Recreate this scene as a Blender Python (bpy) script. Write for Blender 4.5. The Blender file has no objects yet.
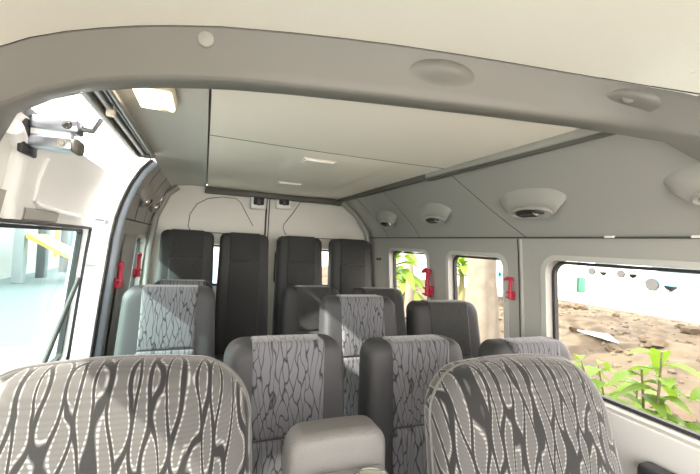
import bpy, bmesh, math, random
from mathutils import Vector, Matrix, noise
random.seed(7)
S = bpy.context.scene
COL = S.collection
PI = math.pi
FZ = -1.25            # van floor
GZ = -1.9             # ground outside

# ------------------------------------------------------------------ materials
def new_mat(name):
    m = bpy.data.materials.new(name); m.use_nodes = True
    nt = m.node_tree
    return m, nt, nt.nodes['Principled BSDF']

def mat(name, col, rough=0.6, metal=0.0, bump=0.0, bscale=200, var=0.0, vscale=8, emit=None, estr=0, coat=0):
    m, nt, b = new_mat(name)
    b.inputs['Base Color'].default_value = (*col, 1)
    b.inputs['Roughness'].default_value = rough
    b.inputs['Metallic'].default_value = metal
    if coat: b.inputs['Coat Weight'].default_value = coat
    tc = nt.nodes.new('ShaderNodeTexCoord')
    if var:
        n = nt.nodes.new('ShaderNodeTexNoise'); n.inputs['Scale'].default_value = vscale; n.inputs['Detail'].default_value = 5
        nt.links.new(tc.outputs['Object'], n.inputs['Vector'])
        r = nt.nodes.new('ShaderNodeMix'); r.data_type = 'RGBA'
        r.inputs[6].default_value = (*[c*(1-var) for c in col], 1)
        r.inputs[7].default_value = (*[min(1, c*(1+var)) for c in col], 1)
        nt.links.new(n.outputs['Fac'], r.inputs[0]); nt.links.new(r.outputs[2], b.inputs['Base Color'])
    if bump:
        n = nt.nodes.new('ShaderNodeTexNoise'); n.inputs['Scale'].default_value = bscale; n.inputs['Detail'].default_value = 3
        nt.links.new(tc.outputs['Object'], n.inputs['Vector'])
        bp = nt.nodes.new('ShaderNodeBump'); bp.inputs['Strength'].default_value = bump; bp.inputs['Distance'].default_value = 0.004
        nt.links.new(n.outputs['Fac'], bp.inputs['Height']); nt.links.new(bp.outputs['Normal'], b.inputs['Normal'])
    if emit:
        b.inputs['Emission Color'].default_value = (*emit, 1); b.inputs['Emission Strength'].default_value = estr
    return m

def fabric(name, su, sv, light, dark, thr, soft, rib=0.0, ribf=230, warp=0.5, rnd=0.8, dn=.05, sheen=.2):
    """woven upholstery: elongated leaf-shaped cells with dark outlines"""
    m, nt, b = new_mat(name)
    N = nt.nodes.new; L = nt.links.new
    b.inputs['Roughness'].default_value = 0.9
    b.inputs['Sheen Weight'].default_value = sheen; b.inputs['Sheen Roughness'].default_value = .35; b.inputs['Sheen Tint'].default_value = (1, .97, .93, 1)
    tc = N('ShaderNodeTexCoord'); sp = N('ShaderNodeSeparateXYZ'); L(tc.outputs['Object'], sp.inputs[0])
    def M(op, a, c):
        n = N('ShaderNodeMath'); n.operation = op
        for i, q in enumerate((a, c)):
            if isinstance(q, (int, float)): n.inputs[i].default_value = q
            else: L(q, n.inputs[i])
        return n.outputs[0]
    v = M('SUBTRACT', sp.outputs['Z'], sp.outputs['Y'])
    u0 = M('MULTIPLY', sp.outputs['X'], su); v0 = M('MULTIPLY', v, sv)
    def nz2(a, ka, b_, kb, off):
        c = N('ShaderNodeCombineXYZ'); L(M('MULTIPLY', a, ka), c.inputs[0]); L(M('MULTIPLY', b_, kb), c.inputs[1]); c.inputs[2].default_value = off
        q = N('ShaderNodeTexNoise'); q.inputs['Scale'].default_value = 1; q.inputs['Detail'].default_value = 1; L(c.outputs[0], q.inputs['Vector'])
        return M('SUBTRACT', q.outputs['Fac'], 0.5)
    U = M('ADD', u0, M('MULTIPLY', nz2(u0, .55, v0, 1.1, 3.1), warp*2.4))
    V = M('ADD', v0, M('MULTIPLY', nz2(u0, .55, v0, .35, 9.7), rnd*3.0))
    a_ = M('ABSOLUTE', M('MULTIPLY', M('SUBTRACT', M('FRACT', U, 0), 0.5), 2.0), 0)
    w_ = M('ADD', M('MULTIPLY', M('COSINE', M('MULTIPLY', V, 2*PI), 0), 0.5), 0.5)
    D = M('ABSOLUTE', M('SUBTRACT', a_, w_), 0)
    D = M('ADD', D, M('MULTIPLY', nz2(u0, 1.3, v0, 1.3, 21.0), dn))
    mr = N('ShaderNodeMapRange'); mr.inputs['From Min'].default_value = thr; mr.inputs['From Max'].default_value = thr+soft
    L(D, mr.inputs['Value'])
    fac = mr.outputs['Result']
    mx = N('ShaderNodeMix'); mx.data_type = 'RGBA'
    mx.inputs[6].default_value = (*dark, 1); mx.inputs[7].default_value = (*light, 1)
    L(fac, mx.inputs[0])
    out = mx.outputs[2]
    if rib:
        sn = M('SINE', M('MULTIPLY', v, ribf*2*PI), 0)
        f2 = M('ADD', M('MULTIPLY', sn, rib), 1.0)
        mu = N('ShaderNodeMix'); mu.data_type = 'RGBA'; mu.blend_type = 'MULTIPLY'; mu.inputs[0].default_value = 1
        L(out, mu.inputs[6]); L(f2, mu.inputs[7]); out = mu.outputs[2]
        # pale stitched dots just inside each leaf outline
        b1 = N('ShaderNodeMapRange'); b1.inputs['From Min'].default_value = thr+soft; b1.inputs['From Max'].default_value = thr+soft+0.05
        L(D, b1.inputs['Value'])
        b2 = N('ShaderNodeMapRange'); b2.inputs['From Min'].default_value = thr+soft+0.10; b2.inputs['From Max'].default_value = thr+soft+0.18
        L(D, b2.inputs['Value'])
        ring = M('MULTIPLY', b1.outputs['Result'], M('SUBTRACT', 1.0, b2.outputs['Result']))
        dots = M('MULTIPLY', ring, M('ADD', M('MULTIPLY', sn, 0.4), 0.5))
        m3 = N('ShaderNodeMix'); m3.data_type = 'RGBA'; L(dots, m3.inputs[0]); L(out, m3.inputs[6]); m3.inputs[7].default_value = (0.30, 0.295, 0.28, 1)
        out = m3.outputs[2]
    L(out, b.inputs['Base Color'])
    n = N('ShaderNodeTexNoise'); n.inputs['Scale'].default_value = 500; L(tc.outputs['Object'], n.inputs['Vector'])
    bp = N('ShaderNodeBump'); bp.inputs['Strength'].default_value = 0.25; bp.inputs['Distance'].default_value = 0.002
    L(n.outputs['Fac'], bp.inputs['Height']); L(bp.outputs['Normal'], b.inputs['Normal'])
    return m

def glass(name, tint, gloss=0.08):
    m = bpy.data.materials.new(name); m.use_nodes = True; nt = m.node_tree
    for n in list(nt.nodes): nt.nodes.remove(n)
    o = nt.nodes.new('ShaderNodeOutputMaterial'); t = nt.nodes.new('ShaderNodeBsdfTransparent'); g = nt.nodes.new('ShaderNodeBsdfGlossy')
    t.inputs[0].default_value = (*tint, 1); g.inputs['Roughness'].default_value = 0.02
    mx = nt.nodes.new('ShaderNodeMixShader')
    mx.inputs[0].default_value = gloss
    nt.links.new(t.outputs[0], mx.inputs[1]); nt.links.new(g.outputs[0], mx.inputs[2]); nt.links.new(mx.outputs[0], o.inputs[0])
    return m

M = {}
M['headliner'] = mat('headliner_fabric', (.82, .78, .69), .95, bump=.25, bscale=350)
M['panel'] = mat('ceiling_board', (.88, .81, .70), .75, bump=.08, bscale=300)
M['trim'] = mat('grey_trim_plastic', (.36, .345, .31), .5, bump=.08, bscale=500)
M['beam'] = mat('beam_plastic', (.19, .181, .16), .5, bump=.08, bscale=500)
M['wall'] = mat('wall_plastic', (.37, .355, .32), .48, bump=.06, bscale=500)
M['lower'] = mat('lower_wall_plastic', (.66, .65, .61), .5)
M['reveal'] = mat('window_surround_plastic', (.50, .485, .44), .45)
M['dark'] = mat('dark_rubber', (.025, .025, .025), .6)
M['seam'] = mat('panel_gap', (.06, .055, .05), .8)
M['edge'] = mat('dark_edge_trim', (.10, .095, .08), .5)
M['white'] = mat('painted_steel', (.78, .78, .76), .3, coat=.4)
M['doorin'] = mat('door_inner_panel', (.84, .83, .79), .4)
M['metal'] = mat('brushed_metal', (.46, .50, .55), .32, 1.0)
M['track'] = mat('track_metal', (.33, .32, .30), .38, .7)
M['chrome'] = mat('chrome', (.85, .85, .85), .1, 1.0)
M['seal'] = mat('door_seal_rubber', (.26, .30, .34), .45)
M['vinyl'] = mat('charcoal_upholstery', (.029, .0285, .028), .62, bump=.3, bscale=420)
M['vinyl_lit'] = mat('lit_bolster_upholstery', (.033, .033, .034), .55, bump=.3, bscale=420)  # lit copy of the charcoal vinyl, light put into its colour
M['weave'] = fabric('rear_weave', 60, 22, (.038, .0375, .036), (.024, .024, .023), .02, .2)
M['pat'] = fabric('leaf_line_fabric', 52, 12, (.125, .125, .133), (.016, .016, .018), .02, .18, warp=.9, rnd=.9, dn=.03, sheen=.3)
M['front'] = fabric('leaf_fabric', 29, 8.2, (.072, .0705, .066), (.0095, .0093, .0088), .17, .06, rib=.06, ribf=190, warp=.75, rnd=.6, dn=.05, sheen=.35)
M['console'] = mat('console_plastic', (.105, .102, .094), .5, bump=.3, bscale=300)
M['consoled'] = mat('console_tray_plastic', (.22, .215, .20), .4)
M['red'] = mat('red_plastic', (.45, .022, .05), .35)
M['steel'] = mat('seat_base_steel', (.05, .05, .05), .5, .5)
M['lens'] = mat('lamp_lens', (.85, .82, .74), .3)
M['lampon'] = mat('lit_lamp_lens', (.9, .8, .62), .3, emit=(1, .82, .58), estr=1.3)
M['lamphouse'] = mat('lamp_housing', (.72, .65, .52), .4)
M['floor'] = mat('van_floor_vinyl', (.16, .16, .155), .6, bump=.2, bscale=150)
M['reardoor'] = mat('rear_door_panel', (.76, .73, .65), .4, var=.06, vscale=3)
M['gl_clear'] = glass('window_glass', (.95, .95, .93), .04)
M['gl_teal'] = glass('tinted_window_glass', (.80, .93, .92), .06)
M['dirt'] = mat('dirt', (.066, .049, .029), .95, bump=1.0, bscale=6, var=.75, vscale=3.5)
M['mud'] = mat('mud_clod', (.065, .047, .028), .95, bump=.8, bscale=9, var=.4, vscale=5)
M['rubble'] = mat('rubble_stone', (.085, .066, .043), .95, var=.7, vscale=1.7)
M['road'] = mat('pale_road', (.72, .70, .66), .9, var=.08, vscale=.6)
M['street'] = mat('pale_street', (.175, .205, .207), .85, var=.10, vscale=.8)
M['paper'] = mat('white_sheet', (.85, .84, .82), .8)
M['bark'] = mat('bark', (.13, .11, .085), .95, bump=1.0, bscale=14, var=.35, vscale=9)
def leafmat(name, c):
    m, nt, b = new_mat(name)
    b.inputs['Base Color'].default_value = (*c, 1); b.inputs['Roughness'].default_value = .55
    t = nt.nodes.new('ShaderNodeBsdfTranslucent'); t.inputs[0].default_value = (c[0]*1.1, c[1]*1.1, c[2]*.6, 1)
    mx = nt.nodes.new('ShaderNodeMixShader'); mx.inputs[0].default_value = .45
    o = nt.nodes['Material Output']
    nt.links.new(b.outputs[0], mx.inputs[1]); nt.links.new(t.outputs[0], mx.inputs[2]); nt.links.new(mx.outputs[0], o.inputs[0])
    return m
M['leaf'] = leafmat('young_leaf', (.16, .27, .035))
M['leaf2'] = leafmat('tree_leaf', (.13, .25, .05))
M['stemg'] = mat('green_stem', (.16, .15, .06), .7)
M['bwall'] = mat('pale_render', (.50, .49, .47), .9)
M['yellow'] = mat('yellow_paint', (.80, .58, .08), .5)
M['teal'] = mat('teal_paint', (.10, .45, .50), .5)
M['green'] = mat('green_plastic', (.02, .16, .08), .5)
M['carblue'] = mat('blue_car_paint', (.06, .17, .24), .3, coat=.5)
M['carwhite'] = mat('white_car_paint', (.34, .35, .35), .3, coat=.5)
M['cargrey'] = mat('grey_car_paint', (.13, .135, .14), .3, coat=.5)
M['tyre'] = mat('tyre', (.03, .03, .03), .8)
M['cglass'] = mat('car_window', (.08, .10, .11), .1)

# ------------------------------------------------------------------ helpers
def link(name, bm, m, parent=None, smooth=True, angle=40, loc=None):
    me = bpy.data.meshes.new(name)
    bmesh.ops.recalc_face_normals(bm, faces=bm.faces[:])
    for f in bm.faces: f.smooth = smooth
    if smooth:
        a = math.radians(angle)
        for e in bm.edges:
            if len(e.link_faces) == 2 and e.calc_face_angle(0) > a: e.smooth = False
    bm.to_mesh(me); bm.free()
    me.materials.append(m if not isinstance(m, str) else M[m])
    o = bpy.data.objects.new(name, me); COL.objects.link(o)
    if parent: o.parent = parent
    if loc: o.location = loc
    return o
def tag(o, label=None, cat=None, group=None, kind=None):
    if label: o['label'] = label
    if cat: o['category'] = cat
    if group: o['group'] = group
    if kind: o['kind'] = kind
    return o
def struct(name, bm, m, parent=None, **k):
    o = link(name, bm, m, parent, **k)
    if parent is None: o['kind'] = 'structure'
    return o
def empty(name, loc, label, cat, group=None, rz=0):
    o = bpy.data.objects.new(name, None); COL.objects.link(o); o.location = loc; o.rotation_euler = (0, 0, rz)
    o.empty_display_size = .05
    return tag(o, label, cat, group)
def copy_tree(o, parent=None):
    c = o.copy(); COL.objects.link(c); c.parent = parent
    for ch in [q for q in o.children]: copy_tree(ch, c)
    return c
def loft(bm, rings, closed=True, caps=True, loop=False):
    R = [[bm.verts.new(p) for p in r] for r in rings]
    n = len(rings[0])
    for a in range(len(R) if loop else len(R)-1):
        A, B = R[a], R[(a+1) % len(R)]
        for i in range(n if closed else n-1):
            j = (i+1) % n
            try: bm.faces.new((A[i], A[j], B[j], B[i]))
            except ValueError: pass
    if caps and closed and not loop:
        bm.faces.new(R[0][::-1]); bm.faces.new(R[-1])
    return bm
def box(bm, x0, x1, y0, y1, z0, z1, bev=0, seg=2):
    t = bmesh.new()
    r = bmesh.ops.create_cube(t, size=1)
    for v in t.verts:
        v.co = Vector((x0+(v.co.x+.5)*(x1-x0), y0+(v.co.y+.5)*(y1-y0), z0+(v.co.z+.5)*(z1-z0)))
    if bev: bmesh.ops.bevel(t, geom=t.edges[:], offset=bev, segments=seg, profile=.5, affect='EDGES')
    merge(bm, t); return bm
def merge(bm, t, mtx=None):
    me = bpy.data.meshes.new('tmp'); 
    if mtx is not None: t.transform(mtx)
    t.to_mesh(me); t.free(); bm.from_mesh(me); bpy.data.meshes.remove(me)
def tube(bm, pts, r, n=8, caps=True):
    pts = [Vector(p) for p in pts]
    rr = r if isinstance(r, (list, tuple)) else [r]*len(pts)
    rings = []
    up = None
    for i, p in enumerate(pts):
        d = (pts[min(i+1, len(pts)-1)]-pts[max(i-1, 0)]).normalized()
        if up is None:
            up = d.orthogonal().normalized()
        up = (up-d*up.dot(d)).normalized(); w = d.cross(up)
        rings.append([p+(up*math.cos(a)+w*math.sin(a))*rr[i] for a in [2*PI*k/n for k in range(n)]])
    loft(bm, rings, True, caps); return bm
def lathe(bm, prof, c, axis=(0, 0, 1), n=24):
    ax = Vector(axis).normalized(); u = ax.orthogonal().normalized(); w = ax.cross(u); c = Vector(c)
    rings = [[c+ax*h+(u*math.cos(2*PI*k/n)+w*math.sin(2*PI*k/n))*max(r, 1e-4) for k in range(n)] for r, h in prof]
    loft(bm, rings); return bm
def rrect(hw, hh, r, n=5, cx=0, cz=0):
    out = []
    for sx, sz, a0 in ((1, 1, 0), (-1, 1, 90), (-1, -1, 180), (1, -1, 270)):
        for k in range(n+1):
            a = math.radians(a0+90*k/n)
            out.append((cx+sx*(hw-r)+r*math.cos(a), cz+sz*(hh-r)+r*math.sin(a)))
    return out
def boolean(o, cutters):
    for c in cutters:
        md = o.modifiers.new('b', 'BOOLEAN'); md.operation = 'DIFFERENCE'; md.object = c; md.solver = 'EXACT'
    bpy.context.view_layer.update()
    dg = bpy.context.evaluated_depsgraph_get()
    me = bpy.data.meshes.new_from_object(o.evaluated_get(dg))
    o.modifiers.clear(); old = o.data; o.data = me
    if not me.materials: me.materials.append(old.materials[0])
    for c in cutters: bpy.data.objects.remove(c)
    bm = bmesh.new(); bm.from_mesh(me)
    for e in bm.edges: e.smooth = not (len(e.link_faces) == 2 and e.calc_face_angle(0) > .5)
    for f in bm.faces: f.smooth = True
    bm.to_mesh(me); bm.free()
def interp(x, pts):
    for (a, fa), (b, fb) in zip(pts, pts[1:]):
        if x <= b: return fa+(fb-fa)*(x-a)/(b-a)
    return pts[-1][1]

# ------------------------------------------------------------------ camera
Rc = Matrix(((0.93192554, -0.05610073, -0.35828409), (-0.35897798, -0.00247571, -0.93334275), (0.0514742, 0.99842204, -0.0224461)))
cam = bpy.data.cameras.new('camera'); co = bpy.data.objects.new('camera', cam); COL.objects.link(co)
co.matrix_world = Rc.to_4x4(); cam.sensor_width = 36; cam.lens = 377/700*36; cam.clip_start = .02; cam.clip_end = 500
S.camera = co
def ray(px, py):
    d = Rc @ Vector((px-350, -(py-237), -377)); return d/d.y

# ------------------------------------------------------------------ van shell
RY = 3.05     # rear wall
YF = -.10     # front limit of the side walls
XRP = [(-1.25, 1.41), (-.9, 1.43), (-.55, 1.405), (-.3, 1.385), (-.02, 1.362), (.075, 1.350)]   # right wall x over z
def xr(z): return interp(z, XRP)
XLP = [(-1.25, -.44), (-.9, -.455), (-.55, -.435), (-.3, -.415), (-.02, -.39), (.075, -.375)]
def xl(z): return interp(z, XLP)

# floor
bm = bmesh.new(); box(bm, -.46, 1.44, -.3, RY+.05, FZ-.05, FZ)
struct('floor', bm, 'floor')

def wall_loft(P, side, y0, y1, th=.055):
    b = bmesh.new()
    zs = [z for z, x in P]
    ring = [(x, z) for z, x in P]+[(x+side*th, z) for z, x in reversed(P)]
    n = max(2, int((y1-y0)/.3))
    loft(b, [[(x, y0+(y1-y0)*k/n, z) for x, z in ring] for k in range(n+1)])
    return b
def win_cut(xa, xb, y0, y1, z0, z1, r=.06):
    b = bmesh.new()
    c = rrect((y1-y0)/2, (z1-z0)/2, r, 6, (y0+y1)/2, (z0+z1)/2)
    loft(b, [[(xa, p, q) for p, q in c], [(xb, p, q) for p, q in c]])
    return link('cut', b, 'dark')
def side_window(n, xf, side, y0, y1, z0, z1, g, r=.06, off=.035):
    c = rrect((y1-y0)/2-.002, (z1-z0)/2-.002, r, 6, (y0+y1)/2, (z0+z1)/2)
    def P(p, q, d): return (xf(q)+side*(off+d), p, q)
    b = bmesh.new()
    loft(b, [[P(p, q, 0) for p, q in c], [P(p, q, .005) for p, q in c]])
    o = struct('window_%d' % n, b, g)
    ci = rrect((y1-y0)/2-.014, (z1-z0)/2-.014, max(r-.012, .01), 6, (y0+y1)/2, (z0+z1)/2)
    b = bmesh.new()
    loft(b, [[P(p, q, -.008) for p, q in c], [P(p, q, .012) for p, q in c], [P(p, q, .012) for p, q in ci], [P(p, q, -.008) for p, q in ci]], loop=True)
    link('rubber_seal', b, 'dark', o)
    if side > 0 or n == 4:
        co = rrect((y1-y0)/2+.030, (z1-z0)/2+.022, r+.02, 6, (y0+y1)/2, (z0+z1)/2)
        cm = rrect((y1-y0)/2+.001, (z1-z0)/2+.001, r, 6, (y0+y1)/2, (z0+z1)/2)
        b = bmesh.new()
        def Q(p, q, d): return (xf(q)+side*d, p, q)
        loft(b, [[Q(p, q, .004) for p, q in co], [Q(p, q, -.004) for p, q in co], [Q(p, q, -.006) for p, q in cm], [Q(p, q, .028) for p, q in cm]], True, False)
        link('reveal_frame', b, 'reveal', o)
    return o

# right wall with its windows
wr = struct('wall_right', wall_loft(XRP, 1, YF, RY), 'wall')
RW = [(.02, 1.20, -.535, -.018, .06), (1.45, 1.89, -.53, -.022, .05), (2.13, 2.66, -.53, -.022, .05)]
boolean(wr, [win_cut(1.2, 1.6, *w) for w in RW])
for i, w in enumerate(RW): side_window(i+1, xr, 1, *w[:4], 'gl_clear', w[4])
# lower wall lining and dark arm rest
bm = bmesh.new()
loft(bm, [[(xr(z)-.002-d, y, z) for z, d in ((-.548, .0), (-.552, .012), (-.60, .02), (-.75, .02), (-.80, 0))] for y in (YF, RY)], closed=False)
lw = struct('trim_1', bm, 'lower', wr)
lw.name = 'lower_lining'
bm = bmesh.new(); box(bm, 1.32, 1.384, .25, .80, -.70, -.64, .02, 3)
link('armrest', bm, 'dark', wr)
# vertical bead and pressed steps on the pillar between the windows
bm = bmesh.new(); tube(bm, [(xr(z)-.001, 1.335, z) for z in (-.7, -.5, -.3, -.1, .0, .07)], .0075)
b = struct('pillar_bead', bm, 'wall', wr)
bm = bmesh.new(); tube(bm, [(xr(z)-.0005, 1.352, z) for z in (-.7, -.5, -.3, -.1, .0, .07)], .003)
link('pillar_groove', bm, 'seam', wr)

# belt seam between wall and cove
bm = bmesh.new(); box(bm, 1.339, 1.353, YF, RY-.02, .0725, .0785)
struct('trim_belt_right', bm, 'seam')

# right cove
CV = [(1.348, .078), (1.318, .13), (1.265, .195), (1.195, .265), (1.125, .33), (1.06, .382)]
CVo = [(x+.05, z+.05) for x, z in CV]
bm = bmesh.new()
def cy(x, z, y):
    lim = .25 if z < .2 else interp(z, [(.2, .36), (.265, .51), (.30, .575), (.33, .63), (.4, .655)])
    return max(y, lim)
CV = [(1.348, .078), (1.318, .13), (1.290, .165), (1.265, .195), (1.230, .230), (1.195, .265), (1.160, .298), (1.125, .33), (1.06, .382)]
CVo = [(x+.05, z+.05) for x, z in CV]
loft(bm, [[(x, cy(x, z, y), z) for x, z in CV]+[(x+.02, cy(x, z, y), z+.02) for x, z in reversed(CV)] for y in (.2, .9, 1.2, 1.5, 2, 2.5, RY)])
cove = struct('wall_right_cove', bm, 'trim')
def cove_pts(y, lift=.0005, t=None):
    return [(x-lift, y, z-lift) for x, z in CV]
for y0, y1 in ((1.52, 1.30), (2.25, 2.2), (2.72, 2.66)):
    bm = bmesh.new(); n = len(CV)-1
    tube(bm, [(x+.0002, y1+(y0-y1)*(1-(k/n))**2.2*0+((y0-y1)*(k/n)**.6), z+.0002) for k, (x, z) in enumerate(CV)], .0018, 6)
    link('panel_joint', bm, 'seam', cove)
for y in (.92, .66):
    bm = bmesh.new(); box(bm, 1.336, 1.347, y-.018, y+.018, .074, .082, .002)
    link('lining_clip', bm, 'lens', cove)

# edge rail between cove and ceiling
bm = bmesh.new()
box(bm, 1.03, 1.062, .72, 1.66, .362, .386, .004)
struct('trim_rail_right', bm, 'trim')
bm = bmesh.new(); box(bm, 1.03, 1.066, 1.667, 2.99, .358, .39, .004)
struct('trim_rail_right_rear', bm, 'edge')
bm = bmesh.new(); box(bm, 1.045, 1.070, .72, 1.67, .352, .372, .003)
struct('trim_rail_shadow_gap', bm, 'edge')

# ceiling boards: front board, rear board with a shallow pressed channel
def board(y0, y1, rel):
    b = bmesh.new()
    nx, ny = 60, 24
    xs = [-.005+(1.045)*i/nx for i in range(nx+1)]
    def zz(x, y):
        u = (y-y0)/(y1-y0)
        k = 1/(1+math.exp(-(x-.34-.05*u)/.012)) - 1/(1+math.exp(-(x-.80)/.012))
        z = .385-.004*math.sin(PI*min(1, max(0, (x+.005)/1.045)))
        e = max(0, min(1, (y1-y)/.05, (y-y0)/.07))
        return z-rel*k*e
    top = []
    def yy(x, j):
        ya = y0 if y0 > 1 else .935-.19*x
        return ya+(y1-ya)*j/ny
    V = [[b.verts.new((x, yy(x, j), zz(x, yy(x, j)))) for j in range(ny+1)] for x in xs]
    W = [[b.verts.new((x, yy(x, j), .41)) for j in range(ny+1)] for x in xs]
    for i in range(nx):
        for j in range(ny):
            b.faces.new((V[i][j], V[i+1][j], V[i+1][j+1], V[i][j+1])); b.faces.new((W[i][j+1], W[i+1][j+1], W[i+1][j], W[i][j]))
    for i in range(nx):
        b.faces.new((V[i][0], W[i][0], W[i+1][0], V[i+1][0])); b.faces.new((V[i+1][ny], W[i+1][ny], W[i][ny], V[i][ny]))
    for j in range(ny):
        b.faces.new((V[0][j+1], W[0][j+1], W[0][j], V[0][j])); b.faces.new((V[nx][j], W[nx][j], W[nx][j+1], V[nx][j+1]))
    return b
struct('ceiling', board(.42, 1.497, .0), 'panel')
struct('ceiling_rear', board(1.50, 2.985, .010), 'panel')
bm = bmesh.new(); tube(bm, [(-.004+1.04*k/12, 1.4985, .3856-.004*math.sin(PI*k/12)) for k in range(13)], .0022, 6)
link('board_joint', bm, 'seam', bpy.data.objects['ceiling'])
bm = bmesh.new(); box(bm, -.02, 1.07, 2.975, 3.04, .335, .378, .008)
struct('trim_rear_top', bm, 'edge')
bm = bmesh.new(); loft(bm, [[(-.03, .89, z), (1.14, .66, z), (1.14, RY+.06, z), (-.03, RY+.06, z)] for z in (.412, .46)])
struct('ceiling_roof_skin', bm, 'trim')

# left headliner (outboard of the boards) + left coves
LH = [(-.012, .385), (-.05, .388), (-.12, .388), (-.20, .378), (-.245, .362)]
bm = bmesh.new()
loft(bm, [[(x, y, z) for x, z in LH]+[(x, y, z+.045) for x, z in reversed(LH)] for y in (.95, 1.6, 2.4, RY)])
struct('ceiling_left', bm, mat('side_headliner', (.56, .535, .48), .7, bump=.1, bscale=400))
CL = [(-.245, .362), (-.285, .31), (-.325, .235), (-.355, .15), (-.373, .078)]
def coveL(y0, y1):
    b = bmesh.new()
    loft(b, [[(x, y, z) for x, z in CL]+[(x-.05, y, z+.02) for x, z in reversed(CL)] for y in (y0, (y0+y1)/2, y1)])
    return b
clr = struct('wall_left_cove', coveL(2.10, RY), 'trim')
for y in (2.28, 2.62):
    bm = bmesh.new(); tube(bm, [(x+.0003, y+.03*k, z-.0003) for k, (x, z) in enumerate(CL)], .0018, 6)
    link('panel_joint', bm, 'seam', clr)
for off in (.205,):
    k = [(x, z) for x, z in CL]
    zz = off
    xx = interp(-zz, [(-z, x) for x, z in CL])
    bm = bmesh.new(); tube(bm, [(xx+.0005, 2.11, zz), (xx+.0005, 3.04, zz)], .0015, 6)
    link('panel_joint', bm, 'seam', clr)
# left rear wall with window
wl = struct('wall_left', wall_loft(XLP, -1, 2.06, RY), 'wall')
LW = (2.60, 2.985, -.53, -.02, .05)
boolean(wl, [win_cut(-.6, -.3, *LW)])
side_window(4, xl, -1, *LW[:4], 'gl_teal', .05)
bm = bmesh.new(); box(bm, -.378, -.366, 2.07, RY-.02, .0725, .0785)
struct('trim_belt_left', bm, 'seam')
# inner lining between doorway and rear window, its shade put into the colour
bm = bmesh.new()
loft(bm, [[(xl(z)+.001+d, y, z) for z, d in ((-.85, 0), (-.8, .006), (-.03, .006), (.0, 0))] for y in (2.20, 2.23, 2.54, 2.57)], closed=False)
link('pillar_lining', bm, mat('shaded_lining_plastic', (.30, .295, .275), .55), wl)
# doorway frame: painted steel post + seal
bm = bmesh.new()
DP = [(-1.25, -.455), (-.9, -.47), (-.55, -.45), (-.3, -.43), (-.02, -.405), (.075, -.39), (.15, -.37), (.235, -.34), (.31, -.30), (.36, -.258)]
def dpx(z): return interp(z, DP)
loft(bm, [[(x, 1.985, z), (x, 2.075, z), (x-.03, 2.10, z), (x-.04, 2.06, z), (x-.03, 1.985, z)] for z, x in DP])
post = struct('trim_door_post', bm, 'white')
bm = bmesh.new(); tube(bm, [(x+.010, 2.05, z) for z, x in DP], .024, 10)
link('door_seal', bm, 'seal', post)
bm = bmesh.new(); tube(bm, [(x+.006, 2.018, z) for z, x in DP], .005, 8)
link('seal_lip', bm, 'dark', post)
for z in (.05, -.12):
    bm = bmesh.new(); lathe(bm, [(0, .004), (.008, .004), (.010, 0), (.010, -.004)], (dpx(z)-.025, 1.984, z), (0, -1, 0), 12)
    link('screw', bm, 'metal', post)
# front left post (out of frame)
wlf = struct('wall_left_front', wall_loft(XLP, -1, YF, .95), 'wall')
boolean(wlf, [win_cut(-.6, -.3, .05, .90, -.53, -.01, .06)])
side_window(5, xl, -1, .05, .90, -.53, -.01, 'gl_clear', .06)

# ---- cab headliner and cross beam (arch running down the left side)
def on(px, py, y0): 
    r = ray(px, py); ya = y0/(1+.19*r.x); yb = 1.37/max(.3, r.x+.93*r.z); y = -math.log(math.exp(-45*ya)+math.exp(-45*yb))/45
    return (r.x*y, y, r.z*y)
botp = [on(*p, .87) for p in ((0, 105), (40, 90), (85, 81), (130, 78), (165, 77.5), (205, 78.5), (240, 80.5), (300, 86), (350, 91.5), (400, 97), (450, 103), (500, 109), (550, 115.5), (600, 122), (650, 129.5), (700, 137))]
topp = [on(*p, .85) for p in ((0, 47), (30, 38), (65, 32), (100, 28.5), (135, 26.5), (170, 26), (220, 27), (290, 33), (345, 39), (400, 46), (450, 53.5), (500, 61.5), (550, 70), (600, 78.5), (650, 87), (700, 95))]
botp = [(-.47, .965, -.02), (-.445, .96, .09), (-.42, .955, .18)]+botp
topp = [(-.50, .945, .0), (-.48, .94, .15), (-.445, .935, .27)]+topp
botp += [(1.20, .45, .20), (1.30, .41, .07)]; topp += [(1.19, .42, .34), (1.36, .36, .16)]
bm = bmesh.new(); rings = []
for (x0, y0, z0), (x1, y1, z1) in zip(botp, topp):
    b, t = Vector((x0, y0, z0)), Vector((x1, y1, z1))
    def L(f): return b.lerp(t, f)
    dyv = Vector((.0, 1, 0)); upv = (t-b).normalized()
    rings.append([t+dyv*.09, t+Vector((0, .005, 0)), t, L(.97)+Vector((0, -.004, 0)), L(.75), L(.5)+Vector((0, .004, 0)), L(.25)+Vector((0, .002, 0)), L(.06), L(.015)+Vector((0, .004, 0)), b+Vector((0, .012, 0))-upv*.001, b+dyv*.07+upv*.004, b+dyv*.08+upv*.012])
loft(bm, rings)
beam = struct('trim_beam', bm, 'beam')
# dark gap at the top of the beam
bm = bmesh.new(); tube(bm, [Vector(t)+Vector((0, -.003, .001)) for t in topp], .0022, 6)
link('headliner_gap', bm, 'seam', beam)
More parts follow.
